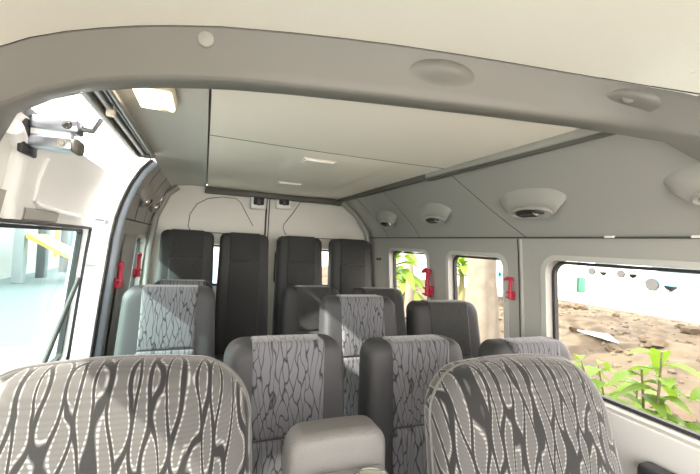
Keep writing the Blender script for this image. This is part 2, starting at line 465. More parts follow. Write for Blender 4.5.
# headliner of the cab: runs forward from the top of the beam
bm = bmesh.new(); rings = []
for k, f in enumerate((0, .15, .4, .7, 1)):
    ring = []
    for (x, y, z) in topp: ring.append((x, y+.03*(f == 0)+(-.48-y)*f, z-.001+.012*math.sin(PI*f*.8)))
    for (x, y, z) in reversed(topp): ring.append((x+(.03 if z > .4 else -.04), y+(-.48-y)*f, z+.04))
    rings.append(ring)
loft(bm, rings, True, False)
struct('ceiling_cab', bm, 'headliner')
bm = bmesh.new(); loft(bm, [[(-.5, y, z) for y, z in ((-.36, FZ), (-.34, -.75), (-.40, -.64), (-.55, -.58), (-1.0, -.60), (-1.0, FZ))], [(1.45, y, z) for y, z in ((-.36, FZ), (-.34, -.75), (-.40, -.64), (-.55, -.58), (-1.0, -.60), (-1.0, FZ))]])
struct('trim_dashboard_light_block', bm, 'trim')  # unseen dashboard block, added to hold back light from below
# bosses and caps on the beam
nrm = Vector((-.186, -.98, -.06)).normalized()
for i, (px, py, big) in enumerate(((206, 39, 0), (441, 67, 1), (629, 95, .9))):
    c = Vector(on(px, py, .853))
    tdir = (Vector(on(px+14, py+1.9, .853))-Vector(on(px-14, py-1.9, .853))); tdir.z = 0; tdir.normalize()
    nrm = Vector((tdir.y, -tdir.x, -.06)).normalized()
    if big:
        bm = bmesh.new(); nU, nV = 28, 12; rr = []
        for q in range(1, nV+1):
            v = q/nV; ring = []
            for k in range(nU):
                a = 2*PI*k/nU; ex = 40*big*v*math.cos(a); ey = 15*big*v*math.sin(a)
                ring.append(Vector(on(px+ex, py+4+ey+ex*.13, .866))+nrm*(.030*(1-v*v)**1.6+.001))
            rr.append(ring)
        loft(bm, rr, True, True)
        bo = link('boss', bm, 'beam', beam, angle=80)
    bm = bmesh.new()
    lathe(bm, [(.0, .004), (.012, .004), (.0165, .001), (.0165, -.006)], c+nrm*(.010 if big else .001)+Vector((0, 0, -.006 if big else 0)), nrm if not big else (nrm+Vector((0, 0, -.25))), 24)
    link('fixing_cap', bm, 'trim' if not big else 'beam', beam)

# ---- rear wall: two hinged doors
bm = bmesh.new()
prof = [(-.47, FZ), (1.45, FZ), (1.44, -.5), (1.37, .08), (1.08, .40), (-.24, .40), (-.39, .08), (-.48, -.5)]
loft(bm, [[(x, RY, z) for x, z in prof], [(x, RY+.05, z) for x, z in prof]])
wrear = struct('wall_rear', bm, 'reardoor')
def cut_y(x0, x1, z0, z1, r):
    c = rrect((x1-x0)/2, (z1-z0)/2, r, 6, (x0+x1)/2, (z0+z1)/2); b = bmesh.new()
    loft(b, [[(p, RY-.1, q) for p, q in c], [(p, RY+.2, q) for p, q in c]]); return link('cut', b, 'dark')
RWn = [(-.27, .38, -.36, -.045, .06), (.53, 1.20, -.36, -.045, .06)]
boolean(wrear, [cut_y(*w) for w in RWn])
for i, (x0, x1, z0, z1, r) in enumerate(RWn):
    c = rrect((x1-x0)/2-.002, (z1-z0)/2-.002, r, 6, (x0+x1)/2, (z0+z1)/2); b = bmesh.new()
    loft(b, [[(p, RY+.03, q) for p, q in c], [(p, RY+.035, q) for p, q in c]])
    o = struct('window_%d' % (6+i), b, 'gl_clear')
    ci = rrect((x1-x0)/2-.018, (z1-z0)/2-.018, r-.014, 6, (x0+x1)/2, (z0+z1)/2); b = bmesh.new()
    loft(b, [[(p, RY-.006, q) for p, q in c], [(p, RY+.04, q) for p, q in c], [(p, RY+.04, q) for p, q in ci], [(p, RY-.006, q) for p, q in ci]], loop=True)
    link('rubber_seal', b, 'dark', o)
def rp(px, py):
    r = ray(px, py); return (r.x*(RY-.002), RY-.002, r.z*(RY-.002))
for pts in ([(191, 232), (188, 226), (190, 214), (197, 204), (208, 198.5), (222, 197), (236, 198.5), (241, 203), (246, 213), (253, 226)],
            [(191, 231), (210, 232.5), (240, 234.5)],
            [(293, 213), (284, 224), (283, 229), (286, 235)], [(293, 213), (302, 200)], [(300, 202), (322, 203), (340, 206)],
            [(286, 236), (320, 238.5), (355, 240)]):
    bm = bmesh.new(); tube(bm, [rp(*p) for p in pts], .0028, 6)
    link('panel_outline', bm, 'seam', wrear)
bm = bmesh.new(); box(bm, .437, .449, RY-.012, RY+.001, FZ+.02, .35, .003)
link('door_gap_seal', bm, 'dark', wrear)
bm = bmesh.new(); box(bm, .463, .470, RY-.008, RY+.001, FZ+.02, .35, .002)
link('door_gap_seal', bm, 'seam', wrear)
bm = bmesh.new(); tube(bm, [(1.345, 2.99, -.6), (1.33, 2.99, -.1), (1.30, 2.985, .12), (1.19, 2.98, .26), (1.06, 2.975, .36)], .022, 10)
struct('trim_rear_corner_right', bm, 'trim')
bm = bmesh.new(); tube(bm, [(-.385, 3.0, -.6), (-.365, 3.0, -.1), (-.335, 3.0, .13), (-.265, 2.995, .30), (-.20, 2.99, .36)], .020, 10)
struct('trim_rear_corner_left', bm, 'trim')
# latch housings
for px, lab in ((258, 'white plastic latch housing left of the rear door seam, below the roof'), (283, 'white plastic latch housing right of the rear door seam, below the roof')):
    r = ray(px, 203); c = Vector((r.x*RY, RY, r.z*RY))
    t = empty('door_latch', (c.x, RY, c.z-.055), lab, 'door latch', 'latches at the top of the rear doors')
    bm = bmesh.new(); box(bm, -.062, .062, -.05, -.0005, .0, .11, .014, 3); link('housing', bm, 'white', t)
    bm = bmesh.new(); box(bm, -.040, .040, -.056, -.045, .035, .10, .008, 2); link('recess', bm, 'dark', t)
    bm = bmesh.new(); box(bm, -.012, .012, -.064, -.052, .03, .085, .004, 2); link('hook', bm, 'edge', t)
    for sx in (-.026, .026):
        bm = bmesh.new(); lathe(bm, [(0, .010), (.007, .010), (.008, .004), (.008, 0)], (sx, -.055, .07), (0, -1, 0), 12); link('bolt', bm, 'seam', t)

# ------------------------------------------------------------------ sliding door (ajar: it stands a little outside the doorway)
DO = [(-1.22, -.535), (-.9, -.55), (-.55, -.53), (-.3, -.51), (-.02, -.485), (.075, -.47), (.15, -.45), (.21, -.425), (.26, -.40)]
def dox(z): return interp(z, DO)
bm = bmesh.new()
ring = [(x, z) for z, x in DO]+[(x-.05, z) for z, x in reversed(DO)]
loft(bm, [[(x, y, z) for x, z in ring] for y in (1.0, 1.2, 1.4, 1.6, 1.8, 2.02)])
door = struct('door_1', bm, 'doorin')
boolean(door, [win_cut(-.8, -.3, 1.06, 1.965, -.55, .014, .03)])
side_window(8, dox, -1, 1.06, 1.965, -.55, .014, 'gl_teal', .03, off=.025)
bm = bmesh.new(); tube(bm, [(dox(.015)+.005, 1.05, .018), (dox(.015)+.005, 1.97, .018)], .006, 8)
link('window_channel', bm, 'seam', door)
bm = bmesh.new(); tube(bm, [(dox(z)+.005, 1.972, z) for z in (.02, -.1, -.2, -.3, -.45, -.56)], .006, 8)
link('window_channel', bm, 'dark', door)
bm = bmesh.new(); tube(bm, [(dox(z)+.006, 1.93+.9*(z+.2), z) for z in (-.2, -.3, -.45, -.55)], .009, 8)
link('window_divider', bm, 'seam', door)
bm = bmesh.new(); tube(bm, [(dox(z)+.006, y, z) for y, z in ((1.05, .225), (1.12, .20), (1.16, .14), (1.18, .08), (1.20, .03))], .02, 10)
link('pressed_rib', bm, 'doorin', door)
bm = bmesh.new(); tube(bm, [(dox(z)+.003, y, z) for y, z in ((1.30, .20), (1.32, .14), (1.34, .085), (1.38, .07), (1.55, .065), (1.80, .06))], .006, 8)
link('pressed_rib', bm, 'white', door)
bm = bmesh.new()
loft(bm, [[(dox(z)+d, y, z) for z, d in ((.025, 0), (.028, .006), (.058, .006), (.061, 0))] for y in (1.30, 1.31, 1.54, 1.55)], closed=False)
link('pull_recess', bm, 'trim', door)
# roller arm on the door
br = ray(29, 153)*1.12
t = empty('door_roller_arm', (br.x, br.y, br.z+.004), 'metal double-arm roller bracket at the top of the side door, beside the roof track', 'door bracket'); t.scale = (.82, .82, .82)
bm = bmesh.new(); box(bm, -.012, .004, -.05, .05, -.012, .125, .006, 2); link('mounting_plate', bm, 'dark', t)
for z, l in ((.085, .125), (.030, .115)):
    bm = bmesh.new(); box(bm, .004, l, -.03, .03, z-.020, z+.020, .008, 3); a = link('arm', bm, 'metal', t)
    bm = bmesh.new(); lathe(bm, [(0, .006), (.007, .006), (.0085, .003), (.013, .003), (.013, 0)], (l-.028, -.030, z), (0, -1, 0), 16); link('bolt', bm, 'chrome', a)
bm = bmesh.new(); box(bm, .006, .105, -.022, .02, .046, .070, .004); link('spacer', bm, 'white', t)
bm = bmesh.new(); box(bm, .105, .130, -.034, .034, .006, .050, .012, 3); link('end_stop', bm, 'edge', t)
bm = bmesh.new(); tube(bm, [(.11, 0, .085), (.145, .03, .09), (.16, .05, .135)], .009, 8); link('roller_rod', bm, 'metal', t)
# roof track
bm = bmesh.new(); box(bm, -.300, -.232, .97, 1.86, .352, .365, .005)
trk = struct('trim_door_track', bm, 'edge')
for x0, x1, z0, m in ((-.304, -.286, .334, 'track'), (-.272, -.258, .340, 'track'), (-.236, -.224, .336, 'track'), (-.252, -.246, .345, 'metal')):
    bm = bmesh.new(); box(bm, x0, x1, .97, 1.85-(.04 if m == 'metal' else 0), z0, .356, .003); link('rail', bm, m, trk)
bm = bmesh.new(); lathe(bm, [(0, -.02), (.012, -.02), (.012, .01), (0, .01)], (-.264, 1.22, .346), (0, 0, 1), 14); link('roller', bm, 'lamphouse', trk)
bm = bmesh.new(); box(bm, -.305, -.223, 1.84, 1.875, .336, .362, .012, 3); link('end_cap', bm, 'edge', trk)

# ------------------------------------------------------------------ air vents on the coves
def vent(y, side, lab):
    if side > 0: c = Vector((1.246, y, .211)); s = Vector((-.70, 0, .71)); n = Vector((-.71, 0, -.70))
    else: c = Vector((-.331, y, .222)); s = Vector((.44, 0, .90)); n = Vector((.90, 0, -.44))
    t = empty('air_vent', c, lab, 'air vent', 'air vents along the roof cove')
    yv = Vector((0, 1, 0))
    # eyelid shaped housing: dome that overhangs an oval outlet
    def P(u, w, h): return yv*u+s*w+n*h
    bm = bmesh.new(); R = []
    nU = 32
    for j in range(0, 11):
        q = j/10          # 0 rim on the cove, 1 lip of the outlet
        ring = []
        for k in range(nU):
            a = 2*PI*k/nU
            ru, rw = .168-.060*q**1.3, .062-.026*q
            cw = .022-.046*q
            h = .034*math.sin(q*PI/2)**1.4
            ring.append(P(ru*math.cos(a), cw+rw*math.sin(a), h-.004))
        R.append(ring)
    loft(bm, R, True, True)
    link('housing', bm, 'trim', t, angle=60)
    fn = (n*.95-s*.25).normalized(); fs = (s*.95+n*.25).normalized()
    fc = P(0, -.026, .030)
    bm = bmesh.new(); R = []
    for ru, rw, h in ((.102, .038, -.006), (.103, .039, .003), (.097, .035, .007), (.088, .028, .003), (.088, .028, -.006)):
        R.append([fc+yv*ru*math.cos(2*PI*k/nU)+fs*rw*math.sin(2*PI*k/nU)+fn*h for k in range(nU)])
    loft(bm, R, True, True); link('bezel', bm, 'wall', t)
    bm = bmesh.new(); R = []
    for ru, rw, h in ((.056, .027, .002), (.056, .027, .0055)):
        R.append([fc+yv*(.018+ru*math.cos(2*PI*k/nU))+fs*rw*math.sin(2*PI*k/nU)+fn*h for k in range(nU)])
    loft(bm, R); link('outlet', bm, 'dark', t)
    bm = bmesh.new(); R = []
    for ru, rw, h in ((.028, .020, .003), (.027, .019, .008), (.018, .012, .011)):
        R.append([fc+yv*(-.044+ru*math.cos(2*PI*k/nU))+fs*rw*math.sin(2*PI*k/nU)+fn*h for k in range(nU)])
    loft(bm, R); link('reading_lamp', bm, 'chrome', t)
    for dz in (-.002,):
        bm = bmesh.new(); tube(bm, [fc+yv*(-.02)+fs*dz+fn*.007, fc+yv*.055+fs*dz+fn*.007], .0022, 6); link('louver', bm, 'edge', t)
    return t
vent(.53, 1, 'grey oval air vent on the right cove, cut by the right edge of the picture')
vent(1.18, 1, 'largest whole grey air vent on the right cove, above the second window')
vent(1.88, 1, 'middle small air vent on the right cove above the tree trunk window')
vent(2.50, 1, 'smallest air vent on the right cove, next to the rear corner')
vent(2.42, -1, 'left cove air vent nearer the doorway, seen edge on')
vent(2.82, -1, 'left cove air vent nearer the rear doors, above the tall left seat')

# ------------------------------------------------------------------ ceiling lamps
t = empty('dome_lamp', (-.145, 1.12, .362), 'warm lit rectangular dome lamp on the grey headliner beside the door track', 'ceiling lamp')
bm = bmesh.new(); box(bm, -.052, .052, -.085, .085, .004, .026, .010, 3); link('housing', bm, 'lamphouse', t)
bm = bmesh.new(); box(bm, -.044, .044, -.060, .078, -.006, .010, .006, 3); link('lens', bm, 'lampon', t)
bm = bmesh.new(); box(bm, .008, .030, .054, .072, -.010, -.004, .003, 2); link('switch', bm, 'lamphouse', t)
for (px, py, lab) in ((318, 161, 'flush white ceiling lamp nearer the front on the ceiling board'), (289, 183, 'flush white ceiling lamp nearer the rear doors on the ceiling board')):
    r = ray(px, py); y = .375/r.z
    t = empty('ceiling_lamp', (r.x*y, y, .366), lab, 'ceiling lamp', 'flush lamps in the ceiling board')
    bm = bmesh.new(); box(bm, -.075, .075, -.05, .05, .002, .008, .002); link('frame', bm, 'panel', t)
    bm = bmesh.new(); box(bm, -.066, .066, -.042, .042, -.004, .004, .002); link('lens', bm, 'lens', t)

# ------------------------------------------------------------------ emergency hammers
def hammer(x, y, z, side, lab, rx=0, sc=1):
    t = empty('emergency_hammer', (x, y, z), lab, 'hammer', 'red emergency hammers beside the windows'); t.scale = (sc, sc, sc)
    s = -side
    bm = bmesh.new(); box(bm, *(sorted((0, s*.014))), -.016, .016, -.065, -.012, .004); link('holder', bm, 'red', t)
    bm = bmesh.new(); tube(bm, [(s*.022, 0, -.06), (s*.024, .0, -.02), (s*.024, 0, .03), (s*.024, -.004, .052)], [.012, .011, .010, .011], 10); h = link('handle', bm, 'red', t)
    bm = bmesh.new(); tube(bm, [(s*.024, -.016, .050), (s*.024, -.008, .056), (s*.024, .02, .060), (s*.024, .046, .050)], [.006, .013, .013, .008], 10); link('head', bm, 'red', h)
    for yy, m in ((.046, 1), (-.016, -1)):
        bm = bmesh.new(); tube(bm, [(s*.024, yy, .053), (s*.024, yy+.012*m, .051)], [.006, .001], 8); link('tip', bm, 'red', h)
    for zz in (-.05, -.022):
        bm = bmesh.new(); box(bm, *(sorted((s*.005, s*.039))), -.019, .019, zz-.005, zz+.005, .003); link('clip', bm, 'red', t)
hammer(xr(-.12), 1.385, -.165, 1, 'red emergency hammer on the pillar in front of the tree trunk window', sc=.8)
hammer(xr(-.15)-.001, 2.07, -.215, 1, 'red emergency hammer between the two rear right windows', sc=1.35)
hammer(xl(-.2)+.010, 2.11, -.205, -1, 'red emergency hammer on the shaded lining next to the doorway', sc=.95)
hammer(xl(-.17)+.010, 2.60, -.19, -1, 'red emergency hammer at the edge of the left rear window', sc=1.1)
t = empty('coat_hook', (1.366, 2.83, -.10), 'small grey coat hook on the right rear pillar', 'hook')
bm = bmesh.new(); lathe(bm, [(.012, 0), (.012, .004), (.006, .006), (.006, .022), (.011, .025), (.011, .032), (0, .033)], (0, 0, 0), (-1, 0, 0), 14); link('peg', bm, 'edge', t)

# ------------------------------------------------------------------ seats
def outline(wt, wb, z0, z1, r, arch=0.0, n=8):
    """rounded trapezoid in x,z, counter clockwise, from bottom right"""
    pts = []
    def hw(z): return (wb+(wt-wb)*(z-z0)/(z1-z0))/2
    pts += [(hw(z0), z0), (hw(z0+.3*(z1-z0)), z0+.3*(z1-z0)), (hw(z0+.6*(z1-z0)), z0+.6*(z1-z0))]
    for k in range(n+1):
        a = PI/2*k/n
        z = z1-r+r*math.sin(a); pts.append((wt/2-r+r*math.cos(a), z))
    m = 6
    base = wt/2-r
    for k in range(1, m):
        x = base*(1-2*k/m); pts.append((x, z1))
    for k in range(n+1):
        a = PI/2+PI/2*k/n
        z = z1-r+r*math.sin(a); pts.append((-wt/2+r+r*math.cos(a), z))
    pts += [(-hw(z0+.6*(z1-z0)), z0+.6*(z1-z0)), (-hw(z0+.3*(z1-z0)), z0+.3*(z1-z0)), (-hw(z0), z0)]
    if arch: pts = [(x, z+arch*(1-(2*x/wt)**2)*max(0, (z-z0)/(z1-z0))**3) for x, z in pts]
    return pts
def slab(bm, out, th, er, tilt, zt, bulge=.0, ns=5, grow=0, side_er=None):
    """cushion slab: outline extruded in y with rounded front and back edges; front at y=0 at height zt, leaning by tilt"""
    cx = 0; z0 = min(z for _, z in out); z1 = max(z for _, z in out); cz = (z0+z1)/2
    hw = max(x for x, _ in out); hh = (z1-z0)/2
    def ins(d): return [(x*(1-d/hw), cz+(z-cz)*(1-d/hh)) for x, z in out]
    prof = []
    for d, yy in ((hw*.8, -bulge), (hw*.5, -bulge*.85), (hw*.25, -bulge*.45)): 
        if d > er*1.15: prof.append((d, yy))
    for k in range(ns+1):
        a = PI/2*k/ns; prof.append((er*(1-math.sin(a)), er*(1-math.cos(a))))
    for k in range(ns+1):
        a = PI/2*k/ns; prof.append((er*(1-math.cos(a)), th-er*(1-math.sin(a))))
    tt = math.tan(tilt)
    rings = []
    for d, yy in prof:
        d = d-grow
        rings.append([(x, yy+(z-zt)*tt-(grow if yy < th/2 else -grow), z) for x, z in ins(d)])
    loft(bm, rings); return bm

def seat(x, y, ztop, wt, wb, label, group, pal='mid', cush=.34, tilt=12, bh=.62, th=.12, r=.05, ins_w=.60, seam=.245, zc=-.80, er=.035):
    """y: front face of the backrest at its top. Returns the root."""
    t = empty('passenger_seat', (x, y-.1, FZ), label, 'seat', group)
    O = Vector((x, y-.1, FZ)); tl = math.radians(tilt)
    zt = ztop-FZ; zb = zt-bh
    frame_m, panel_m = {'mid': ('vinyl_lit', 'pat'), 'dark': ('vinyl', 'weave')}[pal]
    def fin(name, bm, m, par=t):
        bm.transform(Matrix.Translation((0, .1, 0))); return link(name, bm, m, par, angle=50)
    bm = bmesh.new(); slab(bm, outline(wt, wb, zb, zt, r), th, er, tl, zt, .003); back = fin('backrest', bm, frame_m)
    # centre panels laid into the front of the backrest, wrapping over its top
    wi = wt*ins_w
    zs = zt-seam
    bm = bmesh.new(); slab(bm, outline(wi, wi*1.0, zs+.001, zt+.005, .010), th*.80, .016, tl, zt, .003, grow=.0)
    bm.transform(Matrix.Translation((0, -.010, 0))); fin('centre_panel', bm, panel_m)
    bm = bmesh.new(); slab(bm, outline(wi, wi*1.0, zb+.04, zs-.001, .010), th*.5, .012, tl, zt, .010)
    bm.transform(Matrix.Translation((0, -.014, 0))); fin('lumbar_panel', bm, panel_m)
    # seat cushion
    yb = -math.tan(tl)*(zt-(zc-FZ))
    bm = bmesh.new(); box(bm, -wb/2, wb/2, yb-cush, yb+.02, zc-FZ-.13, zc-FZ, .035, 4); cu = fin('seat_cushion', bm, frame_m)
    bm = bmesh.new(); box(bm, -wi/2, wi/2, yb-cush+.03, yb-.005, zc-FZ-.05, zc-FZ+.006, .012, 3); fin('cushion_panel', bm, panel_m)
    for sx in (-wb/2+.05, wb/2-.05):
        for yy in (yb-cush+.06, yb-.03):
            bm = bmesh.new(); tube(bm, [(sx, yy, zc-FZ-.12), (sx, yy, .008)], .014, 8); box(bm, sx-.025, sx+.025, yy-.03, yy+.03, 0, .010); fin('leg', bm, 'steel')
    return t
g2, g3, g4, g5 = 'seats in the row behind the cab', 'seats in the third row', 'seats in the fourth row', 'tall seats in the last row'
# second row
seat(.235, 1.03, -.277, .335, .37, 'grey passenger seat with leaf-line fabric right behind the centre console, left of its pair', g2, cush=.17, tilt=6)
seat(.655, 1.03, -.294, .345, .375, 'grey passenger seat with leaf-line fabric between the console and the right front seat', g2, cush=.24, tilt=6)
seat(1.15, 1.04, -.322, .37, .38, 'low passenger seat against the large right window, mostly hidden by the right front seat', g2, cush=.20, bh=.56, tilt=6)
# third row
seat(-.122, 1.75, -.217, .36, .40, 'bright passenger seat with blue-grey leaf fabric alone beside the doorway', g3, cush=.36)
seat(.675, 1.56, -.232, .35, .39, 'dark passenger seat with leaf fabric centre standing behind the gap of the pair', g3, cush=.34)
seat(1.135, 1.56, -.258, .375, .40, 'plain charcoal seat back in front of the tree trunk window', g3, 'dark', cush=.27)
# fourth row
seat(-.10, 2.30, -.250, .32, .36, 'seat whose pale top edge shows just above the bright doorway seat', g4, cush=.32, ins_w=.74)
seat(.62, 2.17, -.262, .34, .38, 'plain charcoal seat back left of and behind the dark leaf fabric seat', g4, 'dark', cush=.34)
seat(1.055, 2.17, -.270, .36, .40, 'plain charcoal seat back below the banana leaves window', g4, 'dark', cush=.34)
# last row
for xc, lab in ((-.108, 'tall charcoal rear seat at the far left, beside the left rear window'), (.268, 'tall charcoal rear seat second from the left, just left of the rear door seam'),
                (.672, 'tall charcoal rear seat second from the right, just right of the rear door seam'), (1.085, 'tall charcoal rear seat at the far right corner')):
    seat(xc, 2.76, .045, .335, .365, lab, g5, 'dark', cush=.26, tilt=8, bh=.84, th=.13, r=.045, ins_w=.62, seam=.19, zc=-.76)

def front_seat(x, y, ztop, w, label, tilt=16, left_strip=False):
    t = empty('front_seat', (x, y, FZ), label, 'seat', 'high backed front seats')
    zt = ztop-FZ; tl = math.radians(tilt); bh = .62; zb = zt-bh
    bm = bmesh.new(); slab(bm, outline(w, w+.03, zb, zt-.022, .095, .022, 12), .125, .05, tl, zt, .012, ns=7)
    link('backrest', bm, 'front', t, angle=70)
    bm = bmesh.new(); out = outline(w+.004, w+.034, zb, zt-.022, .095, .022, 12)
    tt = math.tan(tl)
    tube(bm, [(px, .062+(pz-zt)*tt, pz) for px, pz in out], .0035, 6); link('piping', bm, 'console', t)
    yb = -math.tan(tl)*(zt-.45)
    bm = bmesh.new(); box(bm, -w/2-.02, w/2+.02, yb-.40, yb+.03, .30, .45, .045, 4); link('seat_cushion', bm, 'front', t)
    bm = bmesh.new(); box(bm, -w/2+.03, w/2-.03, yb-.36, yb, .0, .305, .01); link('base', bm, 'steel', t)
front_seat(-.135, .76, -.235, .475, 'wide front seat at the lower left with bold leaf pattern fabric')
front_seat(.710, .655, -.250, .485, 'front seat at the lower right with bold leaf pattern fabric, beside the window')

# ------------------------------------------------------------------ centre console
t = empty('centre_console', (.275, .70, FZ), 'upright grey plastic console between the front seats with a cup holder ledge in front', 'console')
zc = -.374-FZ
bm = bmesh.new(); slab(bm, outline(.205, .235, 0, zc, .035, .004), .085, .022, math.radians(2), zc, .003, ns=6)
link('body', bm, 'console', t, angle=60)
bm = bmesh.new(); box(bm, -.082, .088, -.125, .0, zc-.13, zc-.066, .008, 3); tr = link('tray', bm, 'consoled', t)
for sx in (-.036, .042):
    bm = bmesh.new(); lathe(bm, [(.028, 0), (.036, 0), (.036, .006), (.032, .009), (.028, .006)], (sx, -.055, zc-.067), (0, 0, 1), 28); link('cup_ring', bm, 'chrome', tr)
    bm = bmesh.new(); lathe(bm, [(.0, .0035), (.029, .0035), (.029, 0)], (sx, -.055, zc-.067), (0, 0, 1), 28); link('cup_well', bm, 'dark', tr)

# ------------------------------------------------------------------ outside: right side
def ground(name, x0, x1, y0, y1, nx, ny, zf, m):
    b = bmesh.new()
    V = [[b.verts.new((x0+(x1-x0)*i/nx, y0+(y1-y0)*j/ny, zf(x0+(x1-x0)*i/nx, y0+(y1-y0)*j/ny))) for j in range(ny+1)] for i in range(nx+1)]
    for i in range(nx):
        for j in range(ny): b.faces.new((V[i][j], V[i+1][j], V[i+1][j+1], V[i][j+1]))
    return struct(name, b, m)
def dz(x, y):
    ramp = min(1, max(0, (x-2.2)/5.0)); ramp = ramp*ramp*(3-2*ramp)
    n = (noise.fractal(Vector((x*.7, y*.7, 0)), 1.0, 2.0, 5)*.14+noise.noise(Vector((x*3.1, y*3.1, 4)))*.06)*min(1, max(0, (x-2.0)/1.5))*min(1, max(0, (10.5-x)/2))
    return GZ+.55*ramp+n
GD = ground('ground_dirt', 1.6, 10.5, -6, 22, 140, 420, dz, 'dirt')
ground('ground_road', 10.4, 90, -40, 90, 4, 4, lambda x, y: GZ+.53, 'road')
ground('ground_street', -60, 1.7, -40, 90, 4, 4, lambda x, y: GZ-.02, 'street')
ground('ground_far', 1.6, 10.5, 21.9, 90, 4, 4, lambda x, y: GZ+.3, 'road')
# dirt clods
CLODS = [(3.5, 4.0, .7), (4.0, 7.2, .9), (6.0, 8.2, .9), (4.6, 8.5, .5), (5.0, 3.0, .5)]
for k in range(90):
    x = random.uniform(3.6, 9.5); y = random.uniform(.5, 9); s = random.uniform(.05, .17)
    if abs(x-7.5) < .4 or any((x-a)**2+(y-b)**2 < (s+c+.05)**2 for a, b, c in CLODS): continue
    CLODS.append((x, y, s))
    bm = bmesh.new(); bmesh.ops.create_icosphere(bm, subdivisions=2, radius=1)
    ph = random.random()*50
    for v in bm.verts: v.co = Vector((v.co.x*s, v.co.y*s*random.uniform(.95, 1.05), v.co.z*s*.6))*(1+.5*noise.noise(v.co*1.6+Vector((ph, 0, 0))))
    o = link('dirt_clod', bm, 'mud', loc=(x, y, dz(x, y)+s*.25)); tag(o, 'rough brown clod of earth on the dirt bank outside the right windows', 'clod', 'clods of earth on the dirt bank')
rub = bmesh.new()
for k in range(1500):
    x = 2.6+7.6*random.random(); y = random.uniform(.2, 12); s = random.choice((.015, .02, .03, .045))*random.uniform(.7, 1.3)
    t_ = bmesh.new(); bmesh.ops.create_icosphere(t_, subdivisions=1, radius=s)
    for v in t_.verts: v.co *= random.uniform(.65, 1.3); 
    for v in t_.verts: v.co.z *= .7
    merge(rub, t_, Matrix.Translation((x, y, dz(x, y)+s*.2)))
link('gravel', rub, 'rubble', GD, smooth=False)
def at_x(px, py, x):
    r = ray(px, py); y = x/r.x; return Vector((x, y, r.z*y))
# white sheet lying on the bank
p = at_x(601, 341, 3.0)
while p.z > dz(p.x, p.y) and p.x < 9: p = at_x(601, 341, p.x+.03)
zg = dz(p.x, p.y)
bm = bmesh.new()
q = [(-.10, -.35), (.20, .02), (.02, .45), (-.05, .15)]
loft(bm, [[(a, b, .02+.08*(a+.1)) for a, b in q], [(a, b, .035+.09*(a+.1)) for a, b in q]])
tag(link('paper_sheet', bm, 'paper', loc=(p.x, p.y, zg+.03)), 'white torn sheet lying on the dirt bank outside the large window', 'paper')
# leafy plants close to the window
def leaf(bm, base, d, length, width, droop):
    d = Vector(d).normalized(); up = Vector((0, 0, 1)); side = d.cross(up)
    if side.length < .05: side = Vector((1, 0, 0))
    side.normalize(); nrm = side.cross(d)
    L = []; n = 6
    for k in range(n+1):
        s = k/n; w = width*math.sin(PI*min(1, s*.97+.03))**.8*(1-.25*s)
        c = Vector(base)+d*length*s-up*droop*length*s*s
        L.append((bm.verts.new(c-side*w+nrm*w*.35), bm.verts.new(c), bm.verts.new(c+side*w+nrm*w*.35)))
    for a, b in zip(L, L[1:]):
        bm.faces.new((a[0], a[1], b[1], b[0])); bm.faces.new((a[1], a[2], b[2], b[1]))
def plant(base, tips, lab, nleaf, ll, group):
    t = empty('leafy_plant', base, lab, 'plant', group); B = Vector(base)
    bs = bmesh.new(); bl = bmesh.new()
    for tp in tips:
        tp = Vector(tp)-B
        mid = tp*.5+Vector((random.uniform(-.06, .06), random.uniform(-.06, .06), 0))
        tube(bs, [(0, 0, 0), mid, tp], [.013, .010, .005], 7)
        for k in range(nleaf):
            f = 1-.045*k
            a = k*2.4+random.random()
            b0 = mid.lerp(tp, max(0, f)) if f > 0 else mid
            el = random.uniform(.05, .75)
            leaf(bl, b0, (math.cos(a), math.sin(a), el), ll*random.uniform(.75, 1.15), ll*.25, random.uniform(.3, .9))
    link('stems', bs, 'stemg', t); link('foliage', bl, 'leaf', t, angle=180)
def gp(px, py, x): return at_x(px, py, x)
a = gp(662, 356, 2.1); plant((a.x+.05, a.y+.05, dz(a.x, a.y)), [a+Vector((0, 0, .02)), a+Vector((.12, -.16, -.12)), a+Vector((.02, .10, -.10))], 'bright green leafy plant, taller of the two outside the large right window', 15, .19, 'leafy plants outside the window')
a = gp(610, 368, 2.5); plant((a.x+.05, a.y, dz(a.x, a.y)), [a+Vector((0, .08, 0)), a+Vector((.05, -.14, -.05)), a+Vector((.05, .24, -.02))], 'yellow-green leafy plant, lower of the two, nearer the seats outside the window', 14, .16, 'leafy plants outside the window')
# tree with a pale trunk
c = at_x(482, 285, 3.3)
t = empty('street_tree', (c.x, c.y, GZ+.1), 'tree with a thick pale bark trunk filling the second right window', 'tree')
bm = bmesh.new(); pts = [(0.10, 0, -.1), (.05, 0, .5), (0.0, 0, 1.2), (-.02, .02, 1.9), (-.06, .10, 2.6), (-.08, .20, 3.6)]
tube(bm, pts, [.30, .235, .19, .165, .16, .14], 20)
bmesh.ops.subdivide_edges(bm, edges=bm.edges[:], cuts=2, use_grid_fill=True)
for v in bm.verts: v.co += Vector((1, 0, 0))*0+Vector((v.co.x, v.co.y, 0))*.18*noise.noise(Vector((v.co.x*9, v.co.y*9, v.co.z*2.4)))
link('trunk', bm, 'bark', t)
bm = bmesh.new(); tube(bm, [(-.03, .02, 2.1), (.3, -.4, 2.8), (.6, -.8, 3.4)], [.12, .08, .05], 10); tube(bm, [(-.06, .1, 2.6), (-.3, .7, 3.2), (-.3, 1.3, 3.9)], [.12, .08, .05], 10); link('branch', bm, 'bark', t)
bm = bmesh.new()
for k in range(420):
    v = Vector((random.gauss(0, 1), random.gauss(0, 1), random.gauss(0, .6))); v = v.normalized()*random.uniform(.5, 1.5)
    leaf(bm, v+Vector((.1, .2, 4.4)), (random.uniform(-1, 1), random.uniform(-1, 1), random.uniform(-.3, .5)), .25, .06, .4)
link('crown', bm, 'leaf2', t, angle=180)
